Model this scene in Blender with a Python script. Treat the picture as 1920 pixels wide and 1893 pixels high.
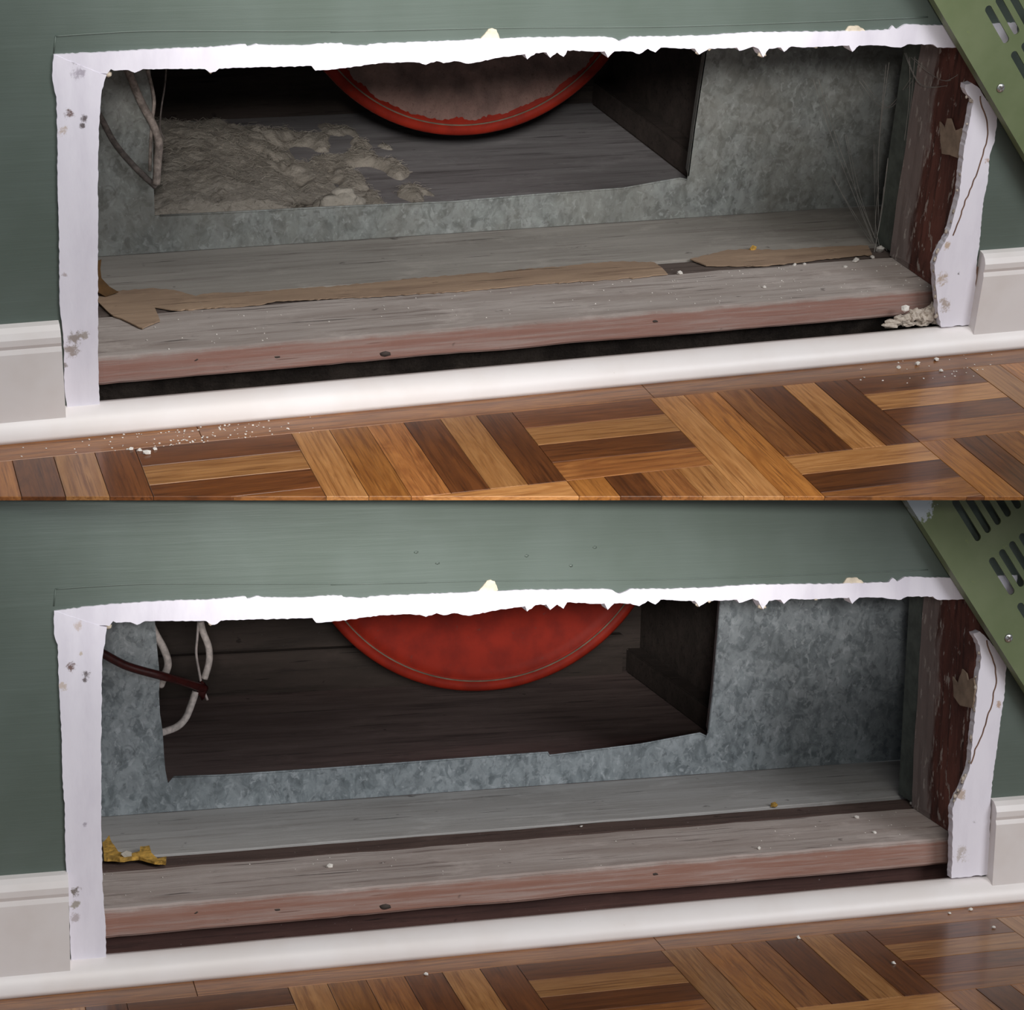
import bpy, bmesh, math, random
from mathutils import Matrix, Vector, noise

# ------------------------------------------------------------------ reset
for o in list(bpy.data.objects):
    bpy.data.objects.remove(o, do_unlink=True)
scn = bpy.context.scene
COL = scn.collection
rnd = random.Random(7)

# ------------------------------------------------------------------ camera, world, lights, exposure
F = 3649.89                                  # focal length in pixels (1920 wide frame)
def rodr(r):
    r = Vector(r); return Matrix.Rotation(r.length, 3, r.normalized())
R0 = Matrix(((1, 0, 0), (0, 0, -1), (0, 1, 0)))
# two openings (before and after cleaning) stand one above the other; each has its own wall and floor
POSE = {'U': (rodr((0.480721, -0.337795, -0.029169)) @ R0, Vector((-0.362707, -0.063562, 1.602825))),
        'L': (rodr((0.171469, -0.281674, -0.004519)) @ R0, Vector((-0.362305, 0.388522, 1.582956)))}
RU, TU = POSE['U']
CAM = -(RU.transposed() @ TU)
cam = bpy.data.cameras.new('camera'); camo = bpy.data.objects.new('camera', cam); COL.objects.link(camo)
cam.sensor_fit = 'HORIZONTAL'; cam.sensor_width = 36.0; cam.lens = 36.0 * F / 1920.0
cam.clip_start = 0.05; cam.clip_end = 50
rc = RU.transposed() @ Matrix(((1, 0, 0), (0, -1, 0), (0, 0, -1)))
camo.matrix_world = Matrix.Translation(CAM) @ rc.to_4x4()
scn.camera = camo

SETM = {}
for s in 'UL':
    R, T = POSE[s]
    SETM[s] = Matrix.Translation(RU.transposed() @ (T - TU)) @ (RU.transposed() @ R).to_4x4()

w = bpy.data.worlds.new('world'); scn.world = w; w.use_nodes = True
w.node_tree.nodes['Background'].inputs[0].default_value = (0.86, 0.93, 1.0, 1)
w.node_tree.nodes['Background'].inputs[1].default_value = 0.21

def camspace(x, y, z):                       # metres right / up / ahead of the lens
    return camo.matrix_world @ Vector((x, y, -z))
def aim(o, target):
    d = (Vector(target) - o.location).normalized()
    o.rotation_euler = d.to_track_quat('-Z', 'Y').to_euler()
def area(name, loc, target, sx, sy, power, color):
    l = bpy.data.lights.new(name, 'AREA'); l.shape = 'RECTANGLE'; l.size = sx; l.size_y = sy
    l.energy = power; l.color = color
    o = bpy.data.objects.new(name, l); COL.objects.link(o); o.location = loc; aim(o, target); return o
def spot(name, loc, target, power, angle, blend, radius, color):
    l = bpy.data.lights.new(name, 'SPOT'); l.energy = power; l.spot_size = math.radians(angle)
    l.spot_blend = blend; l.shadow_soft_size = radius; l.color = color
    o = bpy.data.objects.new(name, l); COL.objects.link(o); o.location = loc; aim(o, target); return o
def unproj(s, px, axis, val):
    """point of set s that pixel px shows, on the plane axis = val of that set"""
    R, T = POSE[s]
    C = -(R.transposed() @ T)
    d = R.transposed() @ Vector(((px[0] - 960) / F, (px[1] - 946.5) / F, 1.0))
    return C + d * ((val - C[axis]) / d[axis])
LSC = 1.0
# a window behind the photographer and two spots added to brighten each wall's top
area('window_light', camspace(2.9, 1.0, -1.1), camspace(0, 0, 1.5), 1.7, 1.2, 64 * LSC, (0.96, 0.97, 1.0))
area('ceiling_light', (0.35, -1.15, 1.9), (0.4, -0.25, -0.1), 1.0, 1.0, 18 * LSC, (1.0, 0.98, 0.94))  # extra overhead fill, added to lift the floors and boards
spot('lamp_upper_wall', camspace(0.05, 0.16, -0.05), SETM['U'] @ unproj('U', (930, -40), 1, 0), 125 * LSC, 30, 1.0, 0.10, (1.0, 0.97, 0.95)).scale = (1, .5, 1)
spot('lamp_lower_wall', camspace(0.05, 0.06, -0.05), SETM['L'] @ unproj('L', (930, 1030), 1, 0), 165 * LSC, 30, 1.0, 0.10, (1.0, 0.97, 0.95)).scale = (1, .30, 1)

scn.view_settings.view_transform = 'Standard'; scn.view_settings.look = 'None'
scn.view_settings.gamma = 1; scn.view_settings.use_curve_mapping = False
scn.view_settings.exposure = 0.0

# ------------------------------------------------------------------ materials
def srgb(c):
    return tuple(((v / 255) / 12.92 if v / 255 <= 0.04045 else ((v / 255 + 0.055) / 1.055) ** 2.4) for v in c) + (1.0,)
class NB:
    def __init__(s, name):
        s.m = bpy.data.materials.new(name); s.m.use_nodes = True
        s.t = s.m.node_tree; s.b = s.t.nodes['Principled BSDF']
        s.tc = s.t.nodes.new('ShaderNodeTexCoord'); s.co = s.tc.outputs['Object']
    def n(s, typ, **kw):
        nd = s.t.nodes.new(typ)
        for k, v in kw.items(): setattr(nd, k, v)
        return nd
    def link(s, a, b): s.t.links.new(a, b)
    def val(s, sock, v):
        if hasattr(v, 'is_linked') or isinstance(v, bpy.types.NodeSocket): s.link(v, sock)
        else: sock.default_value = v
    def mapping(s, scale=(1, 1, 1), loc=(0, 0, 0), co=None, rot=(0, 0, 0)):
        m = s.n('ShaderNodeMapping'); s.link(co or s.co, m.inputs[0])
        m.inputs['Scale'].default_value = scale; m.inputs['Location'].default_value = loc
        m.inputs['Rotation'].default_value = rot
        return m.outputs[0]
    def noise(s, scale=(1, 1, 1), sc=1.0, detail=4, rough=0.6, dist=0.0, loc=(0, 0, 0), co=None):
        nd = s.n('ShaderNodeTexNoise'); s.link(s.mapping(scale, loc, co), nd.inputs['Vector'])
        nd.inputs['Scale'].default_value = sc; nd.inputs['Detail'].default_value = detail
        nd.inputs['Roughness'].default_value = rough; nd.inputs['Distortion'].default_value = dist
        return nd.outputs[0]
    def ramp(s, fac, lo, hi, a=0.0, b=1.0):
        nd = s.n('ShaderNodeMapRange'); nd.interpolation_type = 'SMOOTHSTEP'
        s.val(nd.inputs[0], fac); nd.inputs[1].default_value = lo; nd.inputs[2].default_value = hi
        nd.inputs[3].default_value = a; nd.inputs[4].default_value = b
        return nd.outputs[0]
    def mix(s, fac, a, b):
        nd = s.n('ShaderNodeMix', data_type='RGBA')
        s.val(nd.inputs[0], fac); s.val(nd.inputs[6], a); s.val(nd.inputs[7], b)
        return nd.outputs[2]
    def math(s, op, a, b=0.0):
        nd = s.n('ShaderNodeMath', operation=op); s.val(nd.inputs[0], a); s.val(nd.inputs[1], b); return nd.outputs[0]
    def sep(s, co=None):
        nd = s.n('ShaderNodeSeparateXYZ'); s.link(co or s.co, nd.inputs[0]); return nd.outputs
    def dist(s, p, stretch=(1, 1, 1)):
        nd = s.n('ShaderNodeVectorMath', operation='DISTANCE')
        s.link(s.mapping(stretch), nd.inputs[0]); nd.inputs[1].default_value = tuple(a * b for a, b in zip(p, stretch)); return nd.outputs['Value']
    def bump(s, h, strength=0.3, distance=0.002):
        nd = s.n('ShaderNodeBump'); s.link(h, nd.inputs['Height'])
        nd.inputs['Strength'].default_value = strength; nd.inputs['Distance'].default_value = distance
        s.link(nd.outputs[0], s.b.inputs['Normal'])
    def out(s, col, rough=0.6, metal=0.0, spec=0.5, coat=0.0, coatr=0.2):
        s.val(s.b.inputs['Base Color'], col); s.val(s.b.inputs['Roughness'], rough); s.val(s.b.inputs['Metallic'], metal)
        s.b.inputs['Specular IOR Level'].default_value = spec
        s.b.inputs['Coat Weight'].default_value = coat; s.b.inputs['Coat Roughness'].default_value = coatr
        return s.m

def m_wall():
    b = NB('green_wall_paint')
    st = b.noise((6, 6, 160), 1.0, 5, 0.65)
    bl = b.noise((9, 9, 9), 1.0, 3)
    c = b.mix(b.ramp(bl, .35, .65), srgb((89, 100, 92)), srgb((95, 106, 99)))
    c = b.mix(b.ramp(st, .55, .8, 0, .35), c, srgb((108, 121, 113)))
    b.bump(st, .25, .0012)
    return b.out(c, .42, 0, .45)
def m_white(stains=()):
    b = NB('white_plaster_paint')
    n1 = b.noise((30, 30, 8), 1.0, 5)
    c = b.mix(b.ramp(n1, .4, .75), srgb((238, 234, 243)), srgb((222, 217, 228)))
    fl = b.noise((120, 120, 50), 1.0, 4)
    c = b.mix(b.ramp(fl, .70, .78, 0, .35), c, srgb((176, 164, 160)))
    w_ = b.noise((200, 200, 200), 1.0, 6, .75, loc=(3, 1, 2))
    for (p, r, colr) in stains:
        d = b.math('ADD', b.dist(p), b.math('MULTIPLY', b.math('SUBTRACT', w_, .5), r * 4.0))
        c = b.mix(b.ramp(d, r * .35, r * 1.1, .9, 0), c, srgb(colr))
    b.bump(b.noise((90, 90, 40), 1.0, 4), .25, .001)
    return b.out(c, .6, 0, .3)
def m_trimpaint(name, col, col2, rough=.38):
    b = NB(name)
    n1 = b.noise((12, 12, 12), 1.0, 4)
    c = b.mix(b.ramp(n1, .35, .7), srgb(col), srgb(col2))
    sp = b.noise((150, 150, 150), 1.0, 3)
    c = b.mix(b.ramp(sp, .72, .78, 0, .3), c, srgb((170, 155, 145)))
    b.bump(b.noise((15, 60, 60), 1.0, 3), .1, .001)
    return b.out(c, rough, 0, .5)
def m_metal(name, a, bb, hi, dust=0.0, dustcol=(120, 112, 100)):
    b = NB(name)
    wv = b.noise((60, 60, 42), 1.0, 5, .62, 1.4)
    w2 = b.noise((150, 150, 110), 1.0, 4, .6, .8, loc=(3, 8, 1))
    v = b.n('ShaderNodeTexVoronoi'); v.feature = 'SMOOTH_F1'; v.inputs['Smoothness'].default_value = .35
    mp = b.n('ShaderNodeVectorMath', operation='ADD'); b.link(b.mapping((85, 85, 65)), mp.inputs[0])
    nz = b.n('ShaderNodeTexNoise'); b.link(b.mapping((90, 90, 90)), nz.inputs['Vector']); nz.inputs['Scale'].default_value = 1
    sc = b.n('ShaderNodeVectorMath', operation='SCALE'); b.link(nz.outputs['Color'], sc.inputs[0]); sc.inputs['Scale'].default_value = 3.0
    b.link(sc.outputs[0], mp.inputs[1]); b.link(mp.outputs[0], v.inputs['Vector']); v.inputs['Scale'].default_value = 1
    sx = b.sep(v.outputs['Color'])[0]
    c = b.mix(b.ramp(wv, .32, .68), srgb(a), srgb(bb))
    c = b.mix(b.ramp(sx, .2, .9, 0, .35), c, srgb(hi))
    c = b.mix(b.ramp(w2, .54, .70, 0, .7), c, srgb(hi))
    w3 = b.noise((110, 110, 80), 1.0, 5, .65, 1.0, loc=(13, 2, 5))
    c = b.mix(b.ramp(w3, .54, .70, 0, .6), c, srgb(tuple(x * .72 for x in a)))
    big = b.noise((9, 9, 9), 1.0, 3)
    c = b.mix(b.ramp(big, .4, .7, 0, .35), c, srgb(tuple(x * .75 for x in a)))
    if dust:
        dn = b.noise((14, 14, 14), 1.0, 6, .65)
        c = b.mix(b.ramp(dn, .3, .65, dust * .4, dust), c, srgb(dustcol))
    sp = b.noise((300, 300, 300), 1.0, 2)
    c = b.mix(b.ramp(sp, .68, .74, 0, .35), c, srgb((205, 208, 208)))
    b.bump(wv, .12, .001)
    return b.out(c, .52, .15, .4)
def m_wood(name, a, bb, dark, axis=0, rough=.75, grain=1.0, bands=(), spots=0.3, spotcol=(190, 182, 176)):
    """weathered board, grain along axis; bands: (axis, lo, hi, colour, amount) with a ragged border"""
    b = NB(name)
    sc = [170 * grain, 170 * grain, 170 * grain]; sc[axis] = 6
    g = b.noise(tuple(sc), 1.0, 6, .7)
    sc2 = [40, 40, 40]; sc2[axis] = 5
    g2 = b.noise(tuple(sc2), 1.0, 5, .65, loc=(4, 2, 7))
    c = b.mix(b.ramp(g2, .3, .7), srgb(a), srgb(bb))
    c = b.mix(b.ramp(g, .52, .70, 0, .65), c, srgb(dark))
    sc3 = [260, 260, 260]; sc3[axis] = 9
    ck = b.noise(tuple(sc3), 1.0, 3, .5, loc=(7, 3, 3))
    c = b.mix(b.ramp(ck, .66, .70, 0, .7), c, srgb(tuple(x * .6 for x in dark)))
    wp = b.noise((16, 30, 30), 1.0, 6, .7, loc=(5, 1, 8))
    c = b.mix(b.ramp(wp, .52, .72, 0, .45), c, srgb(tuple(min(255, x * 1.14) for x in a)))
    xyz = b.sep()
    wob = b.noise((30, 30, 30), 1.0, 5)
    for (ax, lo, hi, colr, amt) in bands:
        q = b.math('ADD', xyz[ax], b.math('MULTIPLY', b.math('SUBTRACT', wob, .5), .006))
        f = b.math('MULTIPLY', b.ramp(q, lo, lo + .004, 0, amt), b.ramp(q, hi - .004, hi, 1, 0))
        f = b.math('MULTIPLY', f, b.ramp(g, .35, .60, .55, 1))
        c = b.mix(f, c, srgb(colr))
    if spots:
        sp = b.noise((260, 260, 260), 1.0, 2, loc=(9, 9, 1))
        c = b.mix(b.ramp(sp, .70, .76, 0, spots), c, srgb(spotcol))
        sd = b.noise((45, 60, 60), 1.0, 3, loc=(1, 5, 3))
        c = b.mix(b.ramp(sd, .68, .76, 0, .6), c, srgb(tuple(x * .55 for x in dark)))
    b.bump(g, .5, .0015)
    return b.out(c, rough, 0, .25)
def m_parquet(name, a, bb, dark):
    b = NB(name)
    oi = b.n('ShaderNodeObjectInfo')
    off = b.n('ShaderNodeVectorMath', operation='ADD'); b.link(b.co, off.inputs[0])
    sc = b.n('ShaderNodeVectorMath', operation='SCALE'); sc.inputs[0].default_value = (3.1, 7.7, 5.3); b.link(oi.outputs['Random'], sc.inputs['Scale'])
    b.link(sc.outputs[0], off.inputs[1]); co = off.outputs[0]
    g = b.noise((12, 330, 330), 1.0, 6, .7, .5, co=co)
    g2 = b.noise((9, 60, 60), 1.0, 5, .65, 2.4, co=co)
    c = b.mix(b.ramp(g2, .3, .7), srgb(a), srgb(bb))
    c = b.mix(b.ramp(g, .46, .68, 0, .8), c, srgb(dark))
    g3 = b.noise((16, 520, 520), 1.0, 3, .6, co=co)
    c = b.mix(b.ramp(g3, .5, .7, 0, .28), c, srgb(tuple(x * .7 for x in dark)))
    hue = b.n('ShaderNodeHueSaturation'); b.link(c, hue.inputs['Color'])
    b.link(b.ramp(oi.outputs['Random'], 0, 1, .70, 1.04), hue.inputs['Value'])
    b.bump(g, .08, .0004)
    return b.out(hue.outputs[0], .33, 0, .5, .25, .12)
def m_plain(name, col, rough=.6, metal=0.0, var=.12, sc=60, bump=.2, spec=.4):
    b = NB(name)
    n1 = b.noise((sc, sc, sc), 1.0, 4)
    c = b.mix(b.ramp(n1, .3, .7), srgb(tuple(x * (1 - var) for x in col)), srgb(tuple(min(255, x * (1 + var)) for x in col)))
    if bump: b.bump(n1, bump, .001)
    return b.out(c, rough, metal, spec)
def m_dust(name, a, bb, dark):
    b = NB(name)
    n1 = b.noise((28, 28, 28), 1.0, 7, .7)
    n2 = b.noise((230, 230, 230), 1.0, 6, .75)
    c = b.mix(b.ramp(n1, .35, .65), srgb(a), srgb(bb))
    c = b.mix(b.ramp(n2, .55, .72, 0, .6), c, srgb(dark))
    b.bump(n2, .9, .003)
    return b.out(c, .95, 0, .05)
def m_stud():
    b = NB('old_stained_stud')
    g = b.noise((120, 120, 9), 1.0, 6, .7)
    g2 = b.noise((38, 38, 14), 1.0, 5, .65, .6)
    c = b.mix(b.ramp(g2, .35, .65), srgb((88, 54, 47)), srgb((122, 76, 66)))
    c = b.mix(b.ramp(g, .5, .68, 0, .75), c, srgb((44, 28, 26)))
    y = b.math('ADD', b.sep()[1], b.math('MULTIPLY', b.math('SUBTRACT', g2, .5), .05))
    c = b.mix(b.ramp(y, .060, .072, 0, .85), c, srgb((146, 134, 130)))
    fl = b.noise((170, 170, 60), 1.0, 4, loc=(2, 2, 2))
    c = b.mix(b.ramp(fl, .60, .66, 0, .75), c, srgb((190, 180, 172)))
    b.bump(g, .6, .002)
    return b.out(c, .7, 0, .3)
def m_red(name, dusty):
    b = NB(name)
    n1 = b.noise((40, 40, 40), 1.0, 5)
    c = b.mix(b.ramp(n1, .35, .7), srgb((158, 42, 24)), srgb((134, 35, 22)))
    sp = b.noise((150, 150, 150), 1.0, 4)
    c = b.mix(b.ramp(sp, .64, .74, 0, .5), c, srgb((104, 70, 62)))
    return b.out(c, .6, 0, .2)

MAT = {}
MAT['wall'] = m_wall()
MAT['base'] = m_trimpaint('cream_baseboard_paint', (228, 222, 220), (220, 212, 208))
MAT['shoe'] = m_trimpaint('white_shoe_paint', (240, 234, 232), (234, 226, 222))
MAT['metalU'] = m_metal('dusty_galvanized_steel', (112, 118, 117), (158, 165, 162), (198, 204, 203), .45, (140, 134, 122))
MAT['metalL'] = m_metal('galvanized_steel', (118, 127, 131), (166, 175, 179), (206, 213, 217), .08, (150, 150, 146))
MAT['plateU'] = m_wood('weathered_plank_dusty', (184, 174, 168), (158, 146, 139), (112, 97, 90), 0, .85,
                       bands=((2, -.05, .0248, (150, 110, 98), .92),))
MAT['plateL'] = m_wood('weathered_plank_clean', (194, 182, 176), (168, 153, 146), (112, 94, 88), 0, .8,
                       bands=((2, -.05, .0248, (150, 108, 93), .92),))
MAT['stripU'] = m_wood('strip_wood_dusty', (110, 98, 92), (88, 76, 70), (56, 46, 42), 0, .85, 1.2)
MAT['stripL'] = m_wood('strip_wood_bare', (104, 86, 80), (84, 68, 63), (42, 33, 31), 0, .8, 1.2)
MAT['rearU'] = m_wood('grey_board_dusty', (178, 172, 164), (160, 154, 146), (134, 125, 118), 0, .9, .6, spots=.15)
MAT['rearL'] = m_wood('grey_board_clean', (190, 188, 186), (174, 171, 168), (148, 142, 138), 0, .85, .6, spots=.15)
MAT['lowU'] = m_dust('dark_debris_wood', (44, 39, 36), (66, 59, 54), (18, 16, 15))
MAT['lowL'] = m_wood('dark_brown_joist', (96, 68, 62), (76, 54, 50), (44, 33, 32), 0, .8)
MAT['chfloorU'] = m_wood('chamber_floor_dusty', (172, 168, 168), (146, 141, 141), (98, 92, 92), 0, .9, .5)
MAT['chfloorL'] = m_wood('chamber_floor_brown', (158, 138, 132), (130, 112, 108), (84, 72, 70), 0, .8, .5, spots=.1)
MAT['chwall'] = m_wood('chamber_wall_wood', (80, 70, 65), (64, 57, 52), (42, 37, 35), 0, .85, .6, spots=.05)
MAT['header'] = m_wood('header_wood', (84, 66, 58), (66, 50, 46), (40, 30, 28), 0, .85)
MAT['stud'] = m_stud()
MAT['flange'] = m_plain('grey_green_flange', (92, 98, 92), .6, .2)
MAT['red'] = m_red('red_enamel', 0)
MAT['rimline'] = m_plain('rim_dirt', (120, 108, 92), .8)
MAT['dust'] = m_dust('grey_lint', (206, 197, 184), (184, 175, 162), (150, 140, 129))
MAT['dustred'] = m_dust('brown_dust_coat', (176, 143, 132), (144, 119, 111), (98, 74, 69))
MAT['lint'] = m_dust('pale_lint', (206, 198, 185), (184, 176, 163), (150, 141, 130))
MAT['paper'] = m_wood('tan_paper', (176, 150, 126), (154, 130, 110), (112, 90, 76), 0, .9, .5, spots=.25)
MAT['paperdark'] = m_plain('brown_paper_edge', (92, 66, 36), .85)
MAT['yellow'] = m_plain('yellow_fibre', (186, 146, 70), .9, 0, .25, 150, .6)
MAT['plaster'] = m_plain('plaster_crumb', (222, 216, 208), .9, 0, .1, 200, .5)
MAT['plasterdirty'] = m_dust('broken_plaster', (224, 212, 198), (198, 184, 170), (112, 96, 84))
MAT['cream'] = m_plain('cream_plaster', (226, 212, 190), .8)
MAT['beige'] = m_plain('beige_flake', (158, 138, 120), .8, 0, .1)
MAT['cableW'] = m_plain('white_cable', (206, 196, 190), .5, 0, .1, 200, .1)
MAT['cableD'] = m_plain('dusty_cable', (160, 148, 140), .9, 0, .2, 150, .5)
MAT['cableG'] = m_plain('dark_dusty_cable', (104, 96, 92), .9, 0, .2, 150, .5)
MAT['cableR'] = m_plain('maroon_cable', (66, 24, 22), .45, 0, .15, 200, .1)
MAT['wire'] = m_plain('bare_wire', (190, 180, 176), .4, .3)
MAT['web'] = m_plain('cobweb_silk', (150, 146, 140), .9, 0, .1, 60, 0)
MAT['crack'] = m_plain('bare_wood_edge', (120, 92, 76), .8)
MAT['hole'] = m_plain('dirty_hole', (112, 92, 84), .9)
MAT['screw'] = m_plain('screw_metal', (190, 190, 188), .3, .9)
def m_grille():
    b = NB('green_grille_paint')
    n1 = b.noise((14, 14, 14), 1.0, 4)
    c = b.mix(b.ramp(n1, .3, .7), srgb((104, 116, 80)), srgb((117, 127, 93)))
    sp = b.noise((120, 120, 120), 1.0, 3)
    c = b.mix(b.ramp(sp, .68, .74, 0, .5), c, srgb((128, 140, 84)))
    d = b.math('ADD', b.dist((.014, .006, 0)), b.math('MULTIPLY', b.math('SUBTRACT', b.noise((260, 260, 260), 1.0, 4), .5), .03))
    bare = b.ramp(d, .011, .016, 1, 0)
    c = b.mix(bare, c, srgb((190, 196, 200)))
    b.bump(n1, .2, .001)
    return b.out(c, .38, b.math('MULTIPLY', bare, .7), .5)
MAT['grille'] = m_grille()
PQ = [m_parquet('oak_light', (190, 136, 82), (164, 110, 60), (122, 74, 36)),
      m_parquet('oak_mid', (170, 112, 60), (136, 82, 42), (98, 56, 27)),
      m_parquet('oak_dark', (120, 70, 34), (96, 54, 26), (62, 33, 16)),
      m_parquet('oak_amber', (182, 120, 58), (152, 94, 42), (106, 60, 28))]
MAT['sub'] = m_plain('subfloor', (70, 48, 34), .9)

# ------------------------------------------------------------------ object helpers
def link_mesh(name, bm, mat, parent=None, smooth=False, M=None):
    me = bpy.data.meshes.new(name); bm.to_mesh(me); bm.free()
    if smooth:
        for p in me.polygons: p.use_smooth = True
    if mat: me.materials.append(mat)
    o = bpy.data.objects.new(name, me); COL.objects.link(o)
    if parent is not None: o.parent = parent
    elif M is not None: o.matrix_world = M
    return o
def tag(o, label=None, cat=None, group=None, kind=None):
    if label: o['label'] = label
    if cat: o['category'] = cat
    if group: o['group'] = group
    if kind: o['kind'] = kind
    return o
def empty(name, s, loc):
    o = bpy.data.objects.new(name, None); COL.objects.link(o); o.empty_display_size = .02
    o.matrix_world = SETM[s] @ Matrix.Translation(loc); return o
def orig(s, loc): return SETM[s] @ Matrix.Translation(loc)
def box(bm, x0, x1, y0, y1, z0, z1):
    vs = [bm.verts.new((x, y, z)) for x in (x0, x1) for y in (y0, y1) for z in (z0, z1)]
    for f in ((0, 1, 3, 2), (4, 6, 7, 5), (0, 4, 5, 1), (2, 3, 7, 6), (0, 2, 6, 4), (1, 5, 7, 3)):
        bm.faces.new([vs[i] for i in f])
    return vs
def wbox(x0, x1, y0, y1, z0, z1, bev=0.0, cuts=0, rough=0.0, seed=0):
    """box, bevelled and, for old boards, cut along x and made uneven"""
    bm = bmesh.new(); box(bm, x0, x1, y0, y1, z0, z1)
    if cuts:
        ed = [e for e in bm.edges if abs(e.verts[0].co.x - e.verts[1].co.x) > 1e-6]
        bmesh.ops.subdivide_edges(bm, edges=ed, cuts=cuts, use_grid_fill=True)
    if bev:
        ed = [e for e in bm.edges if len(e.link_faces) == 2 and e.calc_face_angle(0) > .5]
        bmesh.ops.bevel(bm, geom=ed, offset=bev, segments=2, affect='EDGES')
    if rough:
        for v in bm.verts:
            d = noise.noise_vector((v.co.x * 14 + seed, v.co.y * 30, v.co.z * 30)); d2 = noise.noise_vector((v.co.x * 70 + seed, v.co.y * 60, v.co.z * 60))
            v.co += Vector((0, d.y + .5 * d2.y, d.z + .5 * d2.z)) * rough
    bmesh.ops.recalc_face_normals(bm, faces=bm.faces)
    return bm
def prism(pts, axis, a, b, origin=(0, 0, 0), chamfer=0.0):
    """polygon of 3D points on a plane axis = a, extruded to axis = b"""
    bm = bmesh.new(); O = Vector(origin)
    A = []; B = []
    for p in pts:
        q = Vector(p); q[axis] = a; A.append(bm.verts.new(q - O))
        q = Vector(p); q[axis] = b; B.append(bm.verts.new(q - O))
    n = len(pts)
    bm.faces.new(A); bm.faces.new(B[::-1])
    for i in range(n): bm.faces.new((A[i], B[i], B[(i + 1) % n], A[(i + 1) % n]))
    bmesh.ops.recalc_face_normals(bm, faces=bm.faces)
    return bm
def densify(px, step=5.0, jit=0.8, seed=1, closed=True):
    r = random.Random(seed); out = []
    n = len(px)
    for i in range(n if closed else n - 1):
        a, b = px[i], px[(i + 1) % n]
        d = math.dist(a, b); k = max(1, int(d / step))
        for j in range(k):
            t = j / k; jj = jit if j else 0
            out.append((a[0] + (b[0] - a[0]) * t + r.uniform(-jj, jj), a[1] + (b[1] - a[1]) * t + r.uniform(-jj, jj)))
    return out
def tube(bm, pts, rad, seg=10, smooth=True):
    """tube through points (Catmull-Rom), radius a number or a list"""
    P = [Vector(p) for p in pts]
    if smooth and len(P) > 2:
        Q = []
        for i in range(len(P) - 1):
            p0 = P[max(i - 1, 0)]; p1 = P[i]; p2 = P[i + 1]; p3 = P[min(i + 2, len(P) - 1)]
            for k in range(6):
                t = k / 6
                Q.append(.5 * ((2 * p1) + (p2 - p0) * t + (2 * p0 - 5 * p1 + 4 * p2 - p3) * t * t + (-p0 + 3 * p1 - 3 * p2 + p3) * t ** 3))
        Q.append(P[-1]); P = Q
    rings = []; up = Vector((0.3, 1, 0.2))
    for i, p in enumerate(P):
        d = (P[min(i + 1, len(P) - 1)] - P[max(i - 1, 0)]).normalized()
        u = d.cross(up).normalized(); v = d.cross(u)
        rings.append([bm.verts.new(p + (u * math.cos(2 * math.pi * k / seg) + v * math.sin(2 * math.pi * k / seg)) * rad) for k in range(seg)])
    for a, b in zip(rings, rings[1:]):
        for k in range(seg): bm.faces.new((a[k], a[(k + 1) % seg], b[(k + 1) % seg], b[k]))
    bm.faces.new(rings[0][::-1]); bm.faces.new(rings[-1])
def lump(bm, c, r, seed, sx=1, sy=1, sz=1, sub=2, amp=.5):
    g = bmesh.ops.create_icosphere(bm, subdivisions=sub, radius=1)
    for v in g['verts']:
        n_ = noise.noise(v.co * 1.6 + Vector((seed * 3.1, seed * 1.7, seed)))
        k = 1 + amp * n_
        v.co = Vector(c) + Vector((v.co.x * sx, v.co.y * sy, v.co.z * sz)) * r * k

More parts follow.
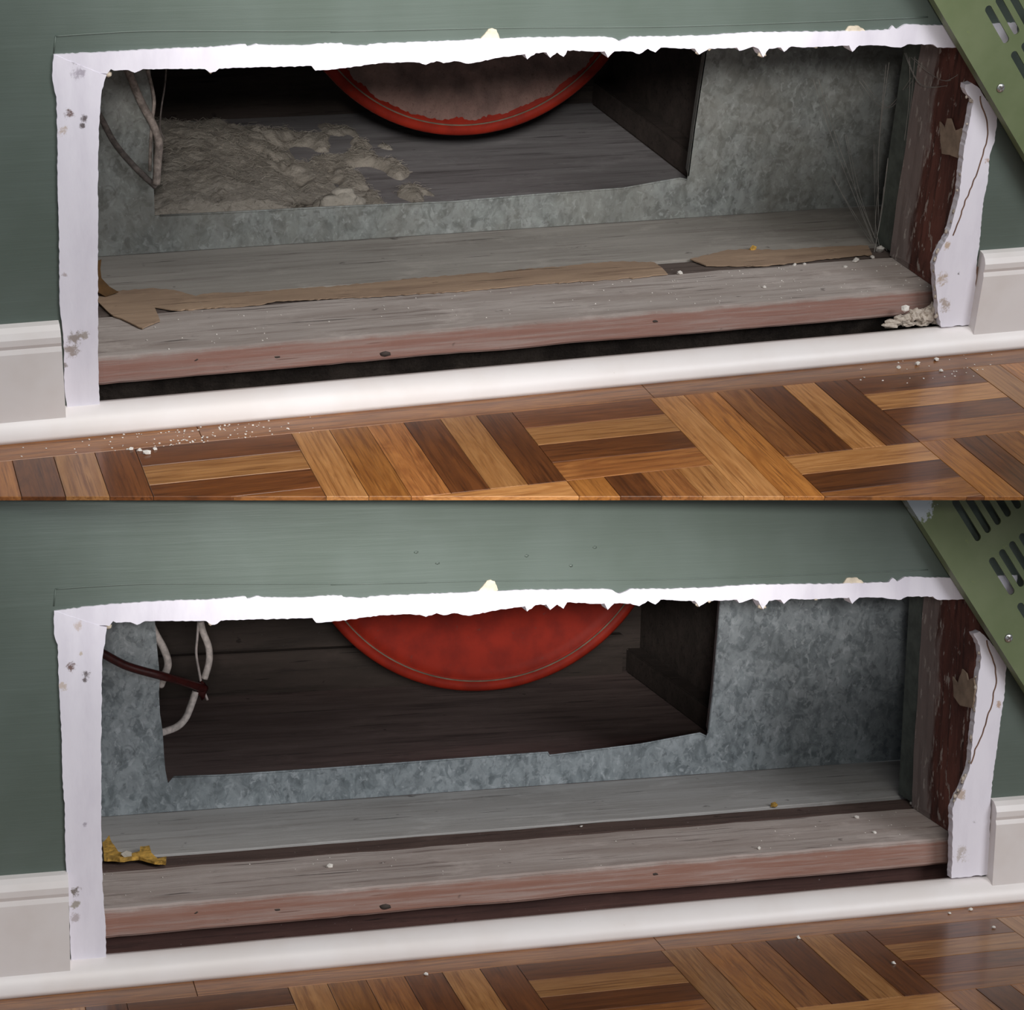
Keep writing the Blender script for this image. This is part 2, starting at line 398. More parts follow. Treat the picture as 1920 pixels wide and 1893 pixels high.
# ------------------------------------------------------------------ parquet
SW = .0323
def clip(poly, a, b):
    """keep the part of polygon poly left of the line a->b"""
    out = []
    side = lambda p: (b[0] - a[0]) * (p[1] - a[1]) - (b[1] - a[1]) * (p[0] - a[0])
    for i in range(len(poly)):
        p, q = poly[i], poly[(i + 1) % len(poly)]; sp, sq = side(p), side(q)
        if sp >= 0: out.append(p)
        if sp * sq < 0:
            t = sp / (sp - sq); out.append((p[0] + (q[0] - p[0]) * t, p[1] + (q[1] - p[1]) * t))
    return out
def build_floor(s):
    x0, x1 = -.22, 1.16
    P = [unproj(s, (x, 930.5 if s == 'U' else 2500), 2, 0) for x in (-260, 2180)]
    a, b = (P[0].x, P[0].y), (P[1].x, P[1].y)
    fl = clip([(x0, .012), (x0, -.6), (x1, -.6), (x1, .012)], a, b)
    bm = prism([(p[0], p[1] + (.004 if p[1] < 0 else 0), 0) for p in fl], 2, -.0034, -.0038 if s == 'U' else -.02)
    nm = 'floor'
    root = link_mesh(nm, bm, MAT['sub'], M=SETM[s])
    tag(root, 'oak parquet floor strip in front of the %s' % ('dusty upper opening' if s == 'U' else 'cleaned lower opening'), 'floor', kind='structure')
    W0, ROW0 = -.050, .135
    r = random.Random(3)
    rects = []
    # border strips beside the wall
    x = -.30
    while x < x1:
        rects.append((x, x + .40, W0, -.004, 'x', 1)); x += .40
    for k in range(-2, 4):
        X = .173 + k * 10 * SW
        # double strips running towards the room
        for i in range(2):
            y = W0 + (0 if i == 0 else .0)
            for j in range(3):
                rects.append((X + i * SW, X + (i + 1) * SW, y - .27 * (j + 1) - (.1 * i if j else .1 * i), y - (.27 * j + (.1 * i if j else 0)), 'y', (0, 3)[i]))
        for row in range(4):
            ya = W0 - ROW0 * row; yb = ya - ROW0
            for (c0, vert) in ((2, row % 2 == 0), (6, row % 2 == 1)):
                for i in range(4):
                    if vert:
                        m = (1, 2, 0, 2)[i] if c0 == 2 else (3, 2, 1, 0)[i]
                        rects.append((X + (c0 + i) * SW, X + (c0 + i + 1) * SW, yb, ya, 'y', m))
                    else:
                        m = (2, 0, 2, 1)[i] if row % 2 == 0 else (0, 2, 1, 2)[i]
                        h = ROW0 / 4
                        rects.append((X + c0 * SW, X + (c0 + 4) * SW, ya - (i + 1) * h, ya - i * h, 'x', m))
    cache = {}
    G = .00022
    for (xa, xb, ya, yb, d, m) in rects:
        poly = [(xa + G, ya + G), (xb - G, ya + G), (xb - G, yb - G), (xa + G, yb - G)]
        poly = clip(poly, (x0, .1), (x0, -1)); poly = clip(poly, (x1, -1), (x1, .1)) if poly else poly
        if not poly: continue
        full = len(poly) == 4
        q = clip(poly, a, b)
        if len(q) < 3: continue
        ar = abs(sum(q[i][0] * q[(i + 1) % len(q)][1] - q[(i + 1) % len(q)][0] * q[i][1] for i in range(len(q)))) / 2
        if ar < 2e-6: continue
        if q == poly: q = poly
        cx, cy = (xa + xb) / 2, (ya + yb) / 2
        # local frame: x along the strip
        loc = [((p[0] - cx), (p[1] - cy)) if d == 'x' else ((p[1] - cy), -(p[0] - cx)) for p in q]
        key = (m,) + tuple(round(v, 5) for p in loc for v in p)
        if key not in cache:
            bm = prism([(p[0], p[1], 0) for p in loc], 2, 0, -.0034)
            top = [e for e in bm.edges if all(abs(v.co.z) < 1e-6 for v in e.verts)]
            bmesh.ops.bevel(bm, geom=top, offset=.0003, segments=1, affect='EDGES')
            me = bpy.data.meshes.new('parquet_strip'); bm.to_mesh(me); bm.free(); me.materials.append(PQ[m]); cache[key] = me
        o = bpy.data.objects.new('parquet_strip', cache[key]); COL.objects.link(o)
        o.parent = root; o.location = (cx, cy, r.uniform(-.0001, .0001))
        o.rotation_euler = (0, 0, 0 if d == 'x' else math.pi / 2)
    return root

# ------------------------------------------------------------------ traced outlines (pixels of the photograph, put on the wall plane)
TOP_HI = [(103, 100), (190, 97), (310, 90), (380, 88), (410, 86), (460, 82), (463, 86), (480, 81), (490, 83), (570, 84), (600, 81), (640, 80), (643, 83), (687, 85),
          (693, 82), (880, 74), (902, 72), (937, 72), (970, 70), (1133, 68), (1147, 70), (1160, 77), (1173, 72), (1180, 68), (1240, 68), (1312, 66), (1402, 60), (1575, 58),
          (1665, 55), (1672, 47), (1680, 54), (1695, 45), (1774, 47), (1905, 42)]
TOP_LO = [(187, 136), (200, 137), (207, 128), (213, 131), (240, 130), (252, 135), (267, 128), (333, 128), (383, 128), (393, 135), (403, 133), (410, 127), (473, 125),
          (567, 123), (583, 122), (590, 131), (630, 128), (713, 117), (760, 115), (785, 116), (797, 120), (817, 113), (830, 117), (850, 113), (877, 118), (893, 115), (933, 107),
          (983, 100), (987, 110), (1003, 98), (1023, 97), (1030, 107), (1043, 97), (1055, 105), (1062, 93), (1100, 95), (1132, 95), (1138, 107), (1150, 95), (1180, 95),
          (1197, 100), (1213, 90), (1227, 97), (1237, 88), (1275, 90), (1301, 90), (1309, 101), (1327, 90), (1380, 88), (1384, 94), (1410, 86), (1420, 90), (1429, 106), (1440, 90),
          (1462, 88), (1468, 96), (1481, 86), (1507, 88), (1590, 84), (1596, 96), (1609, 84), (1646, 84), (1687, 88), (1699, 82), (1747, 82), (1755, 88), (1789, 88), (1905, 86)]
LEFT_OUT = {'U': [(100, 101), (97, 140), (100, 160), (105, 180), (107, 260), (107, 330), (109, 390), (110, 440), (111, 560), (113, 590), (116, 610), (119, 640), (120, 720), (125, 764)],
            'L': [(101, 1144), (101, 1187), (108, 1207), (109, 1253), (112, 1320), (116, 1387), (117, 1460), (121, 1510), (122, 1593), (124, 1626), (128, 1673), (130, 1726), (133, 1799)]}
LEFT_IN = {'U': [(187, 136), (199, 139), (190, 167), (187, 200), (185, 233), (183, 300), (183, 433), (183, 583), (183, 650), (184, 717), (187, 757)],
           'L': [(187, 1172), (200, 1174), (197, 1197), (191, 1237), (190, 1320), (189, 1420), (190, 1560), (192, 1660), (197, 1726), (199, 1793)]}
RIGHT = {'U': [(1807, 157), (1819, 154), (1834, 165), (1841, 178), (1852, 191), (1867, 214), (1862, 262), (1852, 292), (1849, 337), (1841, 375), (1834, 450), (1828, 495), (1826, 540), (1822, 606),
               (1762, 611), (1756, 585), (1753, 544), (1749, 495), (1757, 472), (1774, 442), (1785, 405), (1796, 360), (1800, 319), (1807, 262), (1815, 225), (1822, 187), (1811, 176), (1806, 165)],
         'L': [(1822, 1186), (1834, 1182), (1849, 1197), (1867, 1216), (1884, 1235), (1881, 1295), (1875, 1332), (1867, 1400), (1864, 1419), (1856, 1475), (1853, 1543), (1852, 1637),
               (1781, 1644), (1783, 1588), (1783, 1513), (1791, 1494), (1804, 1468), (1815, 1438), (1819, 1400), (1822, 1370), (1826, 1332), (1830, 1276), (1837, 1231), (1834, 1209)]}
DY = 1036
HOLE_LEFT = {'U': [(280, 90), (282, 130), (286, 220), (288, 340), (290, 404)],
             'L': [(288, 1130), (293, 1197), (297, 1240), (300, 1273), (298, 1297), (300, 1337), (305, 1370), (308, 1420), (310, 1443), (315, 1468)]}
HOLE_BOT = {'U': [(300, 404), (450, 397), (600, 389), (850, 378), (1000, 365), (1167, 353), (1240, 340), (1275, 334), (1288, 337)],
            'L': [(325, 1456), (417, 1453), (600, 1441), (1027, 1410), (1030, 1416), (1200, 1395), (1312, 1374), (1324, 1380)]}
HOLE_RIGHT = {'U': [(1290, 330), (1301, 244), (1312, 169), (1322, 105), (1325, 80)],
              'L': [(1327, 1374), (1337, 1287), (1344, 1201), (1350, 1130), (1353, 1100)]}
ZP, ZR = .0532, .0534          # top of the front plank and of the grey board behind it
NAMES = {'U': ('dusty upper opening', 'upper'), 'L': ('cleaned lower opening', 'lower')}
TRIM = {'U': 0, 'L': 4}

PLANK = {}
def tp(s, px, axis, val): return unproj(s, px, axis, val)

def build_wall(s):
    where, side = NAMES[s]
    zt = lambda x: .60 if s == 'U' else .4035 + .055 * x
    # wall board, green: left, above and right of the opening, one mesh (it is one wall)
    bm = bmesh.new()
    def panel(pts):
        b2 = prism([(p[0], 0, p[1]) for p in pts], 1, 0, .014); me = bpy.data.meshes.new('t'); b2.to_mesh(me); b2.free(); bm.from_mesh(me); bpy.data.meshes.remove(me)
    tl = tp(s, LEFT_OUT[s][0], 1, 0); tr = tp(s, (1774, 47 + (0 if s == 'U' else 1031)), 1, 0)
    xl = .006; xr = .832; zl = tl.z - .004; zr = tr.z - .004
    panel([(-.5, 0), (xl, 0), (xl, zl), (-.5, zl)])
    panel([(xr, 0), (1.3, 0), (1.3, zr), (xr, zr)])
    panel([(-.5, zl), (xl, zl), (xr, zr), (1.3, zr), (1.3, zt(1.3)), (-.5, zt(-.5))])
    o = link_mesh('wall_' + side, bm, MAT['wall'], M=SETM[s])
    tag(o, 'sage green painted wall around the %s' % where, 'wall', kind='structure')
    # faint painted-over ridge above the opening
    bm = bmesh.new()
    dy = 0 if s == 'U' else 1036
    for i, (pts, rr) in enumerate(((((104, 68), (180, 63), (300, 58), (640, 58), (960, 52), (1240, 50), (1500, 42), (1740, 32)), .0006),
                                   (((104, 68), (101, 100)), .0006), (((620, 60), (800, 56)), .0005))):
        tube(bm, [tp(s, (p[0], p[1] + dy), 1, -.0001) for p in pts], rr, 6)
    link_mesh('paint_ridge', bm, MAT['wall'], o, True)
    # cream chips above the top strip
    for j, ch in enumerate((((900, 73), (908, 64), (915, 54), (922, 52), (930, 55), (936, 71), (930, 76), (905, 76)), ((1582, 60), (1590, 49), (1609, 48), (1620, 56), (1622, 60), (1600, 62)))):
        pts = [tp(s, (p[0] - (3 if s == 'L' else 0), p[1] + (1034 if s == 'L' else 0)), 1, 0) for p in densify(ch, 4, .7, j)]
        link_mesh('paint_chip', prism(pts, 1, -.0014, .002), MAT['cream'], o)
    # little specks on the lower wall
    if s == 'L':
        for p in ((780, 1035), (820, 1055), (987, 1042), (1115, 1026), (1070, 1060)):
            bm = bmesh.new(); lump(bm, tp(s, p, 1, 0), .0016, p[0], 1.3, .5, .8, 1); link_mesh('paint_drip', bm, MAT['wall'], o, True)
    t0 = TRIM[s]
    # bare white border: top, left, right strip
    dyT = 0 if s == 'U' else 1035
    hi = [(x, y + dyT + ((8 if s == 'L' else 0) * max(0, (200 - x) / 100))) for x, y in TOP_HI]
    lo = [(x + (0 if s == 'U' else 6 * max(0, 1 - x / 900)), y + dyT) for x, y in TOP_LO]
    corner = (LEFT_OUT[s][0])
    px = densify([corner] + hi[1:] + lo[::-1] + [(corner[0], lo[0][1])], 5, .9, 11)
    pts = [tp(s, p, 1, 0) for p in px]
    stains = []
    def st(p, r, c, ss=None):
        q = tp(s, p, 1, -.002); stains.append(((q.x, q.y, q.z), r / 2150., c))
    oy = 0 if s == 'U' else 1038
    stains = []
    o = link_mesh('trim_%d' % (t0 + 1), prism(pts, 1, -.0022, .0135), m_white(), M=SETM[s])
    tag(o, 'ragged white plaster strip along the top of the %s' % where, 'trim', kind='structure')
    # a few torn crumbs hanging on the ragged edge
    bm = bmesh.new(); rr = random.Random(5)
    for (x, y, r_) in ((203, 139, 5), (395, 134, 4), (1309, 97, 5), (1429, 100, 7), (1385, 91, 3), (1597, 92, 4), (1330, 91, 4), (1530, 88, 3), (1050, 99, 3), (1165, 78, 4)):
        lump(bm, tp(s, (x, y + dyT), 1, .002), r_ / 2200, x, 1.2, .8, 1, 1)
    link_mesh('torn_edge', bm, MAT['cream'], o, True)
    oL = oy
    if s == 'U':
        for p, r, c in (((130, 213), 9, (96, 62, 48)), ((156, 222), 7, (86, 74, 74)), ((154, 235), 5, (86, 74, 74)), ((117, 246), 9, (196, 178, 166)), ((143, 112), 8, (120, 112, 116)), ((146, 135), 11, (172, 164, 176)),
                        ((140, 635), 14, (150, 138, 130)), ((132, 655), 13, (160, 146, 138)), ((158, 628), 8, (168, 158, 150)), ((122, 685), 5, (150, 140, 136)), ((122, 515), 5, (190, 178, 180))):
            st(p, r, c)
    else:
        for p, r, c in (((134, 1250), 9, (104, 70, 56)), ((161, 1262), 7, (92, 80, 80)), ((158, 1274), 5, (92, 80, 80)), ((120, 1286), 9, (206, 190, 178)), ((147, 1150), 8, (130, 122, 126)), ((148, 1172), 9, (206, 190, 184)),
                        ((141, 1672), 9, (110, 100, 90)), ((142, 1695), 8, (160, 152, 140)), ((140, 1720), 9, (186, 176, 178)), ((160, 1545), 4, (176, 168, 180)), ((152, 1225), 4, (200, 186, 170))):
            st(p, r, c)
    px = densify(LEFT_OUT[s] + LEFT_IN[s][::-1], 7, .8, 12)
    o = link_mesh('trim_%d' % (t0 + 2), prism([tp(s, p, 1, 0) for p in px], 1, -.0025, .0132), m_white(stains), M=SETM[s])
    tag(o, 'white strip with rusty nail stains left of the %s' % where, 'trim', kind='structure')
    stains = []
    if s == 'U':
        for p, r, c in (((1797, 511), 4, (90, 76, 76)), ((1765, 520), 14, (188, 168, 150)), ((1775, 460), 8, (196, 172, 150)), ((1770, 570), 14, (176, 160, 148)), ((1850, 300), 6, (190, 160, 140))): st(p, r, c)
    else:
        for p, r, c in (((1826, 1540), 4, (90, 76, 76)), ((1800, 1490), 12, (190, 170, 154)), ((1800, 1600), 16, (196, 186, 182)), ((1872, 1320), 7, (190, 160, 140))): st(p, r, c)
    px = densify(RIGHT[s], 5, .9, 13)
    o = link_mesh('trim_%d' % (t0 + 3), prism([tp(s, p, 1, 0) for p in px], 1, -.0030, .0050), m_white(stains), M=SETM[s])
    tag(o, 'cracked white plaster strip right of the %s' % where, 'trim', kind='structure')
    # crack running down the strip and the bare wooden edge beside it
    crk = {'U': [(1838, 180), (1841, 200), (1850, 225), (1852, 250), (1843, 290), (1830, 330), (1810, 375), (1795, 420), (1783, 450)],
           'L': [(1850, 1200), (1856, 1222), (1866, 1250), (1868, 1280), (1860, 1320), (1845, 1365), (1828, 1405), (1818, 1440)]}[s]
    bm = bmesh.new(); tube(bm, [tp(s, p, 1, -.0031) for p in densify(crk, 9, 1.5, 2, False)], .0007, 6); link_mesh('crack', bm, MAT['crack'], o)
    ed = {'U': [(1831, 500), (1827, 545), (1823, 604)], 'L': [(1858, 1530), (1857, 1580), (1853, 1634)]}[s]
    bm = bmesh.new(); tube(bm, [tp(s, p, 1, -.001) for p in ed], .0022, 6); link_mesh('bare_edge', bm, MAT['crack'], o)
    bm = bmesh.new(); rr = random.Random(9)
    for k in range(34):
        p = RIGHT[s][rr.choice(range(15, 27 if s == 'U' else 23))]; lump(bm, tp(s, (p[0] + rr.uniform(-2, 6), p[1] + rr.uniform(-14, 14)), 1, -.001), rr.uniform(.0008, .0022), k, 1, .8, 1.3, 1)
    link_mesh('torn_edge', bm, MAT['plasterdirty'], o, True)
    # baseboards
    prof = [(0, 0), (-.013, 0), (-.013, .074), (-.0115, .078), (-.0125, .081), (-.0125, .086), (-.010, .091), (-.006, .0945), (0, .0957)]
    for sd, xa, xb in (('left', -.5, tp(s, LEFT_OUT[s][-2], 1, -.013).x), ('right', tp(s, (1829 if s == 'U' else 1857, 560 + oy), 1, -.006).x, 1.3)):
        bm = bmesh.new()
        A = [bm.verts.new((xa, y, z)) for y, z in prof]; B = [bm.verts.new((xb, y, z)) for y, z in prof]
        for i in range(len(prof)): bm.faces.new((A[i], A[(i + 1) % len(prof)], B[(i + 1) % len(prof)], B[i]))
        bm.faces.new(A[::-1]); bm.faces.new(B); bmesh.ops.recalc_face_normals(bm, faces=bm.faces)
        o = link_mesh('baseboard_%s_%s' % (side, sd), bm, MAT['base'], M=SETM[s])
        tag(o, 'cream moulded baseboard on the %s of the %s' % (sd, where), 'baseboard', kind='structure')
    # quarter-round shoe moulding along the floor
    q = .0204; n = 9
    prof = [(0, 0)] + [(-q * math.cos(i / n * math.pi / 2), q * math.sin(i / n * math.pi / 2)) for i in range(n + 1)]
    prof = [(0.004, 0)] + [(y - 0, z) for y, z in prof[1:]] + [(.004, q)]
    bm = bmesh.new()
    xs = [-.5 + 1.8 * i / 180 for i in range(181)]; rings = []
    for x in xs:
        k = 1 + .012 * noise.noise((x * 9, 0, 1 if s == 'U' else 4))
        rings.append([bm.verts.new((x, y * k, z * k)) for y, z in prof])
    for a, b in zip(rings, rings[1:]):
        for i in range(len(prof)): bm.faces.new((a[i], a[(i + 1) % len(prof)], b[(i + 1) % len(prof)], b[i]))
    bm.faces.new(rings[0]); bm.faces.new(rings[-1][::-1]); bmesh.ops.recalc_face_normals(bm, faces=bm.faces)
    o = link_mesh('trim_%d' % (t0 + 4), bm, MAT['shoe'], M=SETM[s], smooth=True)
    tag(o, 'white quarter-round moulding along the floor below the %s' % where, 'trim', kind='structure')

def build_cavity(s):
    where, side = NAMES[s]
    # front plank (sole plate)
    og = (-.06, .018, .0275)
    bm = wbox(0, .920, 0, .0875, 0, ZP - .0275, .0022, 70, .0009, 3)
    o = link_mesh('wooden_plank', bm, MAT['plate' + s], M=orig(s, og)); tag(o, 'weathered wooden plank with reddish-brown front edge at the mouth of the %s' % where, 'plank')
    PLANK[s] = o
    # narrow strip board behind the plank, across a thin crack
    o2 = link_mesh('strip_board', wbox(0, .920, 0, .0265, 0, .024, .0008, 60, .0005, 15), MAT['strip' + s], M=orig(s, (-.06, .1078, .0285)))
    tag(o2, 'dark coarse-grained strip of wood behind the front plank of the %s' % where, 'board')
    # nail holes and knots in the front edge
    oy = 0 if s == 'U' else 1036
    for (x, y, r_) in ((722, 663, 9), (520, 669, 5), (367, 674, 6), (1228, 602, 5)):
        bm = bmesh.new(); lump(bm, tp(s, (x, y + oy), 1, .0185) - Vector(og), r_ / 2150, x, 1.5, .35, .7, 1); link_mesh('knot', bm, MAT['chwall'], o, True)
    # dark board under the plank
    og = (-.06, .030, .001)
    bm = wbox(0, .920, 0, .08, 0, .0262, .001, 70, .0016 if s == 'U' else .0006, 8)
    o = link_mesh('floor_joist', bm, MAT['low' + s], M=orig(s, og))
    tag(o, 'dark %s beam in the gap below the plank of the %s' % ('debris-covered' if s == 'U' else 'brown', where), 'beam')
    # grey board behind
    og = (-.06, .1362, .030)
    bm = wbox(0, 1.06, 0, .127, 0, ZR - .030, .0012, 60, .0005, 21)
    for v in bm.verts:   # the board runs slightly out of line with the plank
        v.co.y += .014 * max(0, (v.co.x - .55)) if v.co.y < .06 else 0
    o = link_mesh('grey_board', bm, MAT['rear' + s], M=orig(s, og)); tag(o, 'smooth grey wooden board in front of the galvanized sheet of the %s' % where, 'board')
    # stud at the right
    og = (.8115, .0060, .0535)
    bm = bmesh.new(); box(bm, 0, .018, 0, .102, 0, .235)
    ed = [e for e in bm.edges if abs(e.verts[0].co.z - e.verts[1].co.z) > 1e-6]; bmesh.ops.subdivide_edges(bm, edges=ed, cuts=40, use_grid_fill=True)
    ed = [e for e in bm.edges if e.calc_face_angle(0) < .1 and abs(e.verts[0].co.y - e.verts[1].co.y) > .05]; bmesh.ops.subdivide_edges(bm, edges=ed, cuts=12, use_grid_fill=True)
    for v in bm.verts:
        if v.co.x < .01: v.co.x += .0016 * noise.noise((v.co.y * 60, v.co.z * 18, 3)) + .0008 * noise.noise((v.co.y * 200, v.co.z * 50, 5)) + .0016
        if v.co.y > .08: v.co.y += .002 * noise.noise((v.co.z * 25, 1, 1))
    st = link_mesh('wall_stud', bm, MAT['stud'], M=orig(s, og)); tag(st, 'dark red-brown wooden stud at the right side of the %s' % where, 'stud')
    fl = {'U': [(1762, 228), (1772, 240), (1776, 222), (1782, 222), (1790, 245), (1803, 240), (1806, 262), (1800, 298), (1780, 290), (1766, 288), (1763, 265)],
          'L': [(1786, 1268), (1796, 1282), (1804, 1254), (1812, 1262), (1815, 1275), (1826, 1270), (1828, 1290), (1824, 1328), (1800, 1322), (1788, 1305)]}[s]
    pts = [tp(s, p, 0, .811) for p in densify(fl, 6, .8, 3)]
    link_mesh('paint_flake', prism(pts, 0, .8108, .8122, og), MAT['beige'], st)
    # flange beside the stud
    og = (.8165, .110, .0560)
    o = link_mesh('side_flange', wbox(0, .0025, 0, .032, 0, .27, .0005, 0), MAT['flange'], M=orig(s, og)); tag(o, 'narrow grey-green metal flange behind the stud of the %s' % where, 'flange')
    # galvanized sheet with its cut-out
    og = Vector((-.06, .250, ZR)); T = .0012; ztop = .33
    Lp = [tp(s, p, 1, .25) for p in HOLE_LEFT[s]]; Bp = [tp(s, p, 1, .25) for p in HOLE_BOT[s]]; Rp = [tp(s, p, 1, .25) for p in HOLE_RIGHT[s]]
    zc = min(Lp[0].z, Rp[-1].z)
    bm = bmesh.new()
    V3 = lambda x, z: Vector((x, .25, z))
    bot = ZR + .0008
    polys = [[V3(-.06, bot), V3(Lp[-1].x, bot), *Lp[::-1], V3(-.06, Lp[0].z)],
             [V3(Lp[-1].x, bot), V3(Rp[0].x, bot), *Rp[:1], *Bp[::-1], Lp[-1]],
             [V3(Rp[0].x, bot), V3(.96, bot), V3(.96, Rp[-1].z), *Rp[::-1]],
             [V3(-.06, Lp[0].z), Lp[0], Rp[-1], V3(.96, Rp[-1].z), V3(.96, ztop), V3(-.06, ztop)]]
    for pl in polys:
        b2 = prism(pl, 1, .25, .25 + T, og); me = bpy.data.meshes.new('t'); b2.to_mesh(me); b2.free(); bm.from_mesh(me); bpy.data.meshes.remove(me)
    sh = empty('galvanized_sheet', s, og)
    tag(sh, '%s galvanized steel sheet with a cut-out behind the %s' % ('dust-filmed' if s == 'U' else 'spangled clean', where), 'metal sheet')
    link_mesh('panel', bm, MAT['metal' + s], sh)
    # turned hem on the lower and the right edge of the cut-out
    bm = bmesh.new(); tube(bm, [p - og for p in Bp], .0010, 6, False); link_mesh('bottom_hem', bm, MAT['metal' + s], sh, True)
    bm = bmesh.new()
    A = [p - og for p in Rp]; va = [bm.verts.new(p) for p in A]; vb = [bm.verts.new(p + Vector((.007, .022, .001))) for p in A]; vc = [bm.verts.new(p + Vector((.0082, .022, .001))) for p in A]; vd = [bm.verts.new(p + Vector((.0012, 0, 0))) for p in A]
    for i in range(len(A) - 1):
        for a, b in ((va, vb), (vb, vc), (vc, vd), (vd, va)): bm.faces.new((a[i], a[i + 1], b[i + 1], b[i]))
    bmesh.ops.recalc_face_normals(bm, faces=bm.faces)
    link_mesh('side_hem', bm, MAT['metal' + s], sh)
    # cavity shell: roof, left end, right end
    def shell(name, bm, mat, label):
        o = link_mesh(name, bm, mat, M=SETM[s]); tag(o, label + ' of the ' + where, 'wall', kind='structure'); return o
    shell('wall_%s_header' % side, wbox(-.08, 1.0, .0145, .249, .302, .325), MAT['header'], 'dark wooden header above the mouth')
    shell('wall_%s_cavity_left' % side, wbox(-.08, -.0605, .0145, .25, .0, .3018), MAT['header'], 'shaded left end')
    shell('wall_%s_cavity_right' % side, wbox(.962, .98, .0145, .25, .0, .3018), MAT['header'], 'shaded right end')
    # chamber behind the sheet
    zf = .045
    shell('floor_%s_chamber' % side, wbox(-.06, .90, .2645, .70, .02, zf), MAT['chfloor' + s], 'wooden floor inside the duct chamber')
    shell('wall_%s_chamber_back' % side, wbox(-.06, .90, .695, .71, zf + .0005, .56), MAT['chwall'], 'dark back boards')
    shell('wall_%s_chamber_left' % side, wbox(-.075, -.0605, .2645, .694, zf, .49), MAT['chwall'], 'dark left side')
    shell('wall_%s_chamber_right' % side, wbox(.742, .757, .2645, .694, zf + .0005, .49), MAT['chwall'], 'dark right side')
    bm = bmesh.new()
    vs = [bm.verts.new(p) for p in ((-.06, .2520, .331), (.9, .2520, .331), (.9, .2520, .49), (-.06, .2520, .49), (-.06, .71, .562), (.9, .71, .562))]
    bm.faces.new((vs[0], vs[1], vs[2], vs[3])); bm.faces.new((vs[3], vs[2], vs[5], vs[4]))
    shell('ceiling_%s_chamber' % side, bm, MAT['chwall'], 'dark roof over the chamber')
    # rails along the chamber's right side
    og = (.7225, .270, zf + .0003)
    o = link_mesh('side_rail', wbox(0, .019, 0, .42, 0, .030, .002, 30, .0006, 4), MAT['chwall'], M=orig(s, og)); tag(o, 'dark wooden rail along the right of the chamber in the %s' % where, 'rail')
    if s == 'L':
        og = (-.055, .680, zf + .0003)
        o = link_mesh('back_rail', wbox(0, .77, 0, .014, 0, .05, .001, 20, .0004, 4), MAT['chwall'], M=orig(s, og)); tag(o, 'dark board standing along the back of the chamber in the lower opening', 'board')

def build_disc(s):
    where, side = NAMES[s]
    c, R = (((.4827, .45, .2902), .2010), ((.4737, .45, .3093), .2112))[s == 'L']
    root = empty('metal_disc', s, c)
    tag(root, ('round red metal disc coated with grey-brown dust in the ' if s == 'U' else 'round red metal disc with clean bare face in the ') + where, 'disc')
    def lathe(prof, seg=128):
        bm = bmesh.new(); rings = []
        for r_, y in prof:
            rings.append([bm.verts.new((r_ * math.cos(2 * math.pi * k / seg), y, r_ * math.sin(2 * math.pi * k / seg))) for k in range(seg)] if r_ > 0 else [bm.verts.new((0, y, 0))])
        for a, b in zip(rings, rings[1:]):
            for k in range(seg):
                if len(a) == 1: bm.faces.new((a[0], b[k], b[(k + 1) % seg]))
                elif len(b) == 1: bm.faces.new((a[k], b[0], a[(k + 1) % seg]))
                else: bm.faces.new((a[k], b[k], b[(k + 1) % seg], a[(k + 1) % seg]))
        bmesh.ops.recalc_face_normals(bm, faces=bm.faces); return bm
    face = [(0, .006), (R * .5, .006), (R - .025, .005), (R - .014, .002), (R - .012, -.001)]
    link_mesh('face', lathe(face + [(R - .012, .012), (0, .012)]), MAT['red'], root, True)
    rim = [(R - .012, -.001), (R - .009, -.004), (R - .004, -.0045), (R - .001, -.002), (R, .003), (R, .035), (R - .003, .035), (R - .003, .010), (R - .012, .010)]
    link_mesh('rim', lathe(rim), MAT['red'], root, True)
    bm = bmesh.new(); tube(bm, [((R - .0118) * math.cos(t), -.0012, (R - .0118) * math.sin(t)) for t in [math.pi * (1.05 + .9 * i / 60) for i in range(61)]], .0009, 6, False)
    link_mesh('rim_groove', bm, MAT['rimline'], root, True)
    if s == 'U':
        # thick dust caught on the face
        bm = bmesh.new(); NR, NT = 70, 260; rows = []
        for j in range(NR + 1):
            row = []
            for i in range(NT + 1):
                a = math.pi * (1.0 + i / NT)
                lim = R - .0165 + .004 * noise.noise((math.cos(a) * 9, math.sin(a) * 9, 2)) - .004 * abs(noise.noise((a * 30, 1, 1)))
                r_ = .03 + (lim - .03) * j / NR; x = r_ * math.cos(a); z = r_ * math.sin(a)
                h = .0035 + .004 * noise.noise((x * 45 + z * 22, z * 45, 1)) + .0022 * noise.noise((x * 110, z * 110, 4)) + .001 * noise.noise((x * 260, z * 260, 4))
                h = max(.0004, h) * min(1, (1 - j / NR) / .12)
                y = .005 - max(0, (r_ - (R - .03)) / .018) * .003
                row.append(bm.verts.new((x, y - .0008 - h, z)))
            rows.append(row)
        for a, b in zip(rows, rows[1:]):
            for i in range(NT): bm.faces.new((a[i], a[i + 1], b[i + 1], b[i]))
        bmesh.ops.recalc_face_normals(bm, faces=bm.faces)
        d = link_mesh('dust_coat', bm, MAT['dustred'], root, True); d['label'] = 'lumpy grey-brown dust coat'
    for ang in (-1.0, 1.0):     # hanger strap up to the chamber roof
        bm = bmesh.new(); box(bm, ang * .09 - .008, ang * .09 + .008, .012, .015, .1, R * .99); link_mesh('strap', bm, MAT['red'], root)

def cable(s, name, px, y, rad, mat, label, cat='cable', parts=()):
    ys = y if isinstance(y, (list, tuple)) else [y] * len(px)
    P = [tp(s, p, 1, yy) for p, yy in zip(px, ys)]
    o0 = P[0].copy()
    bm = bmesh.new(); tube(bm, [p - o0 for p in P], rad, 10)
    o = link_mesh(name, bm, MAT[mat], M=orig(s, o0), smooth=True); tag(o, label, cat); return o

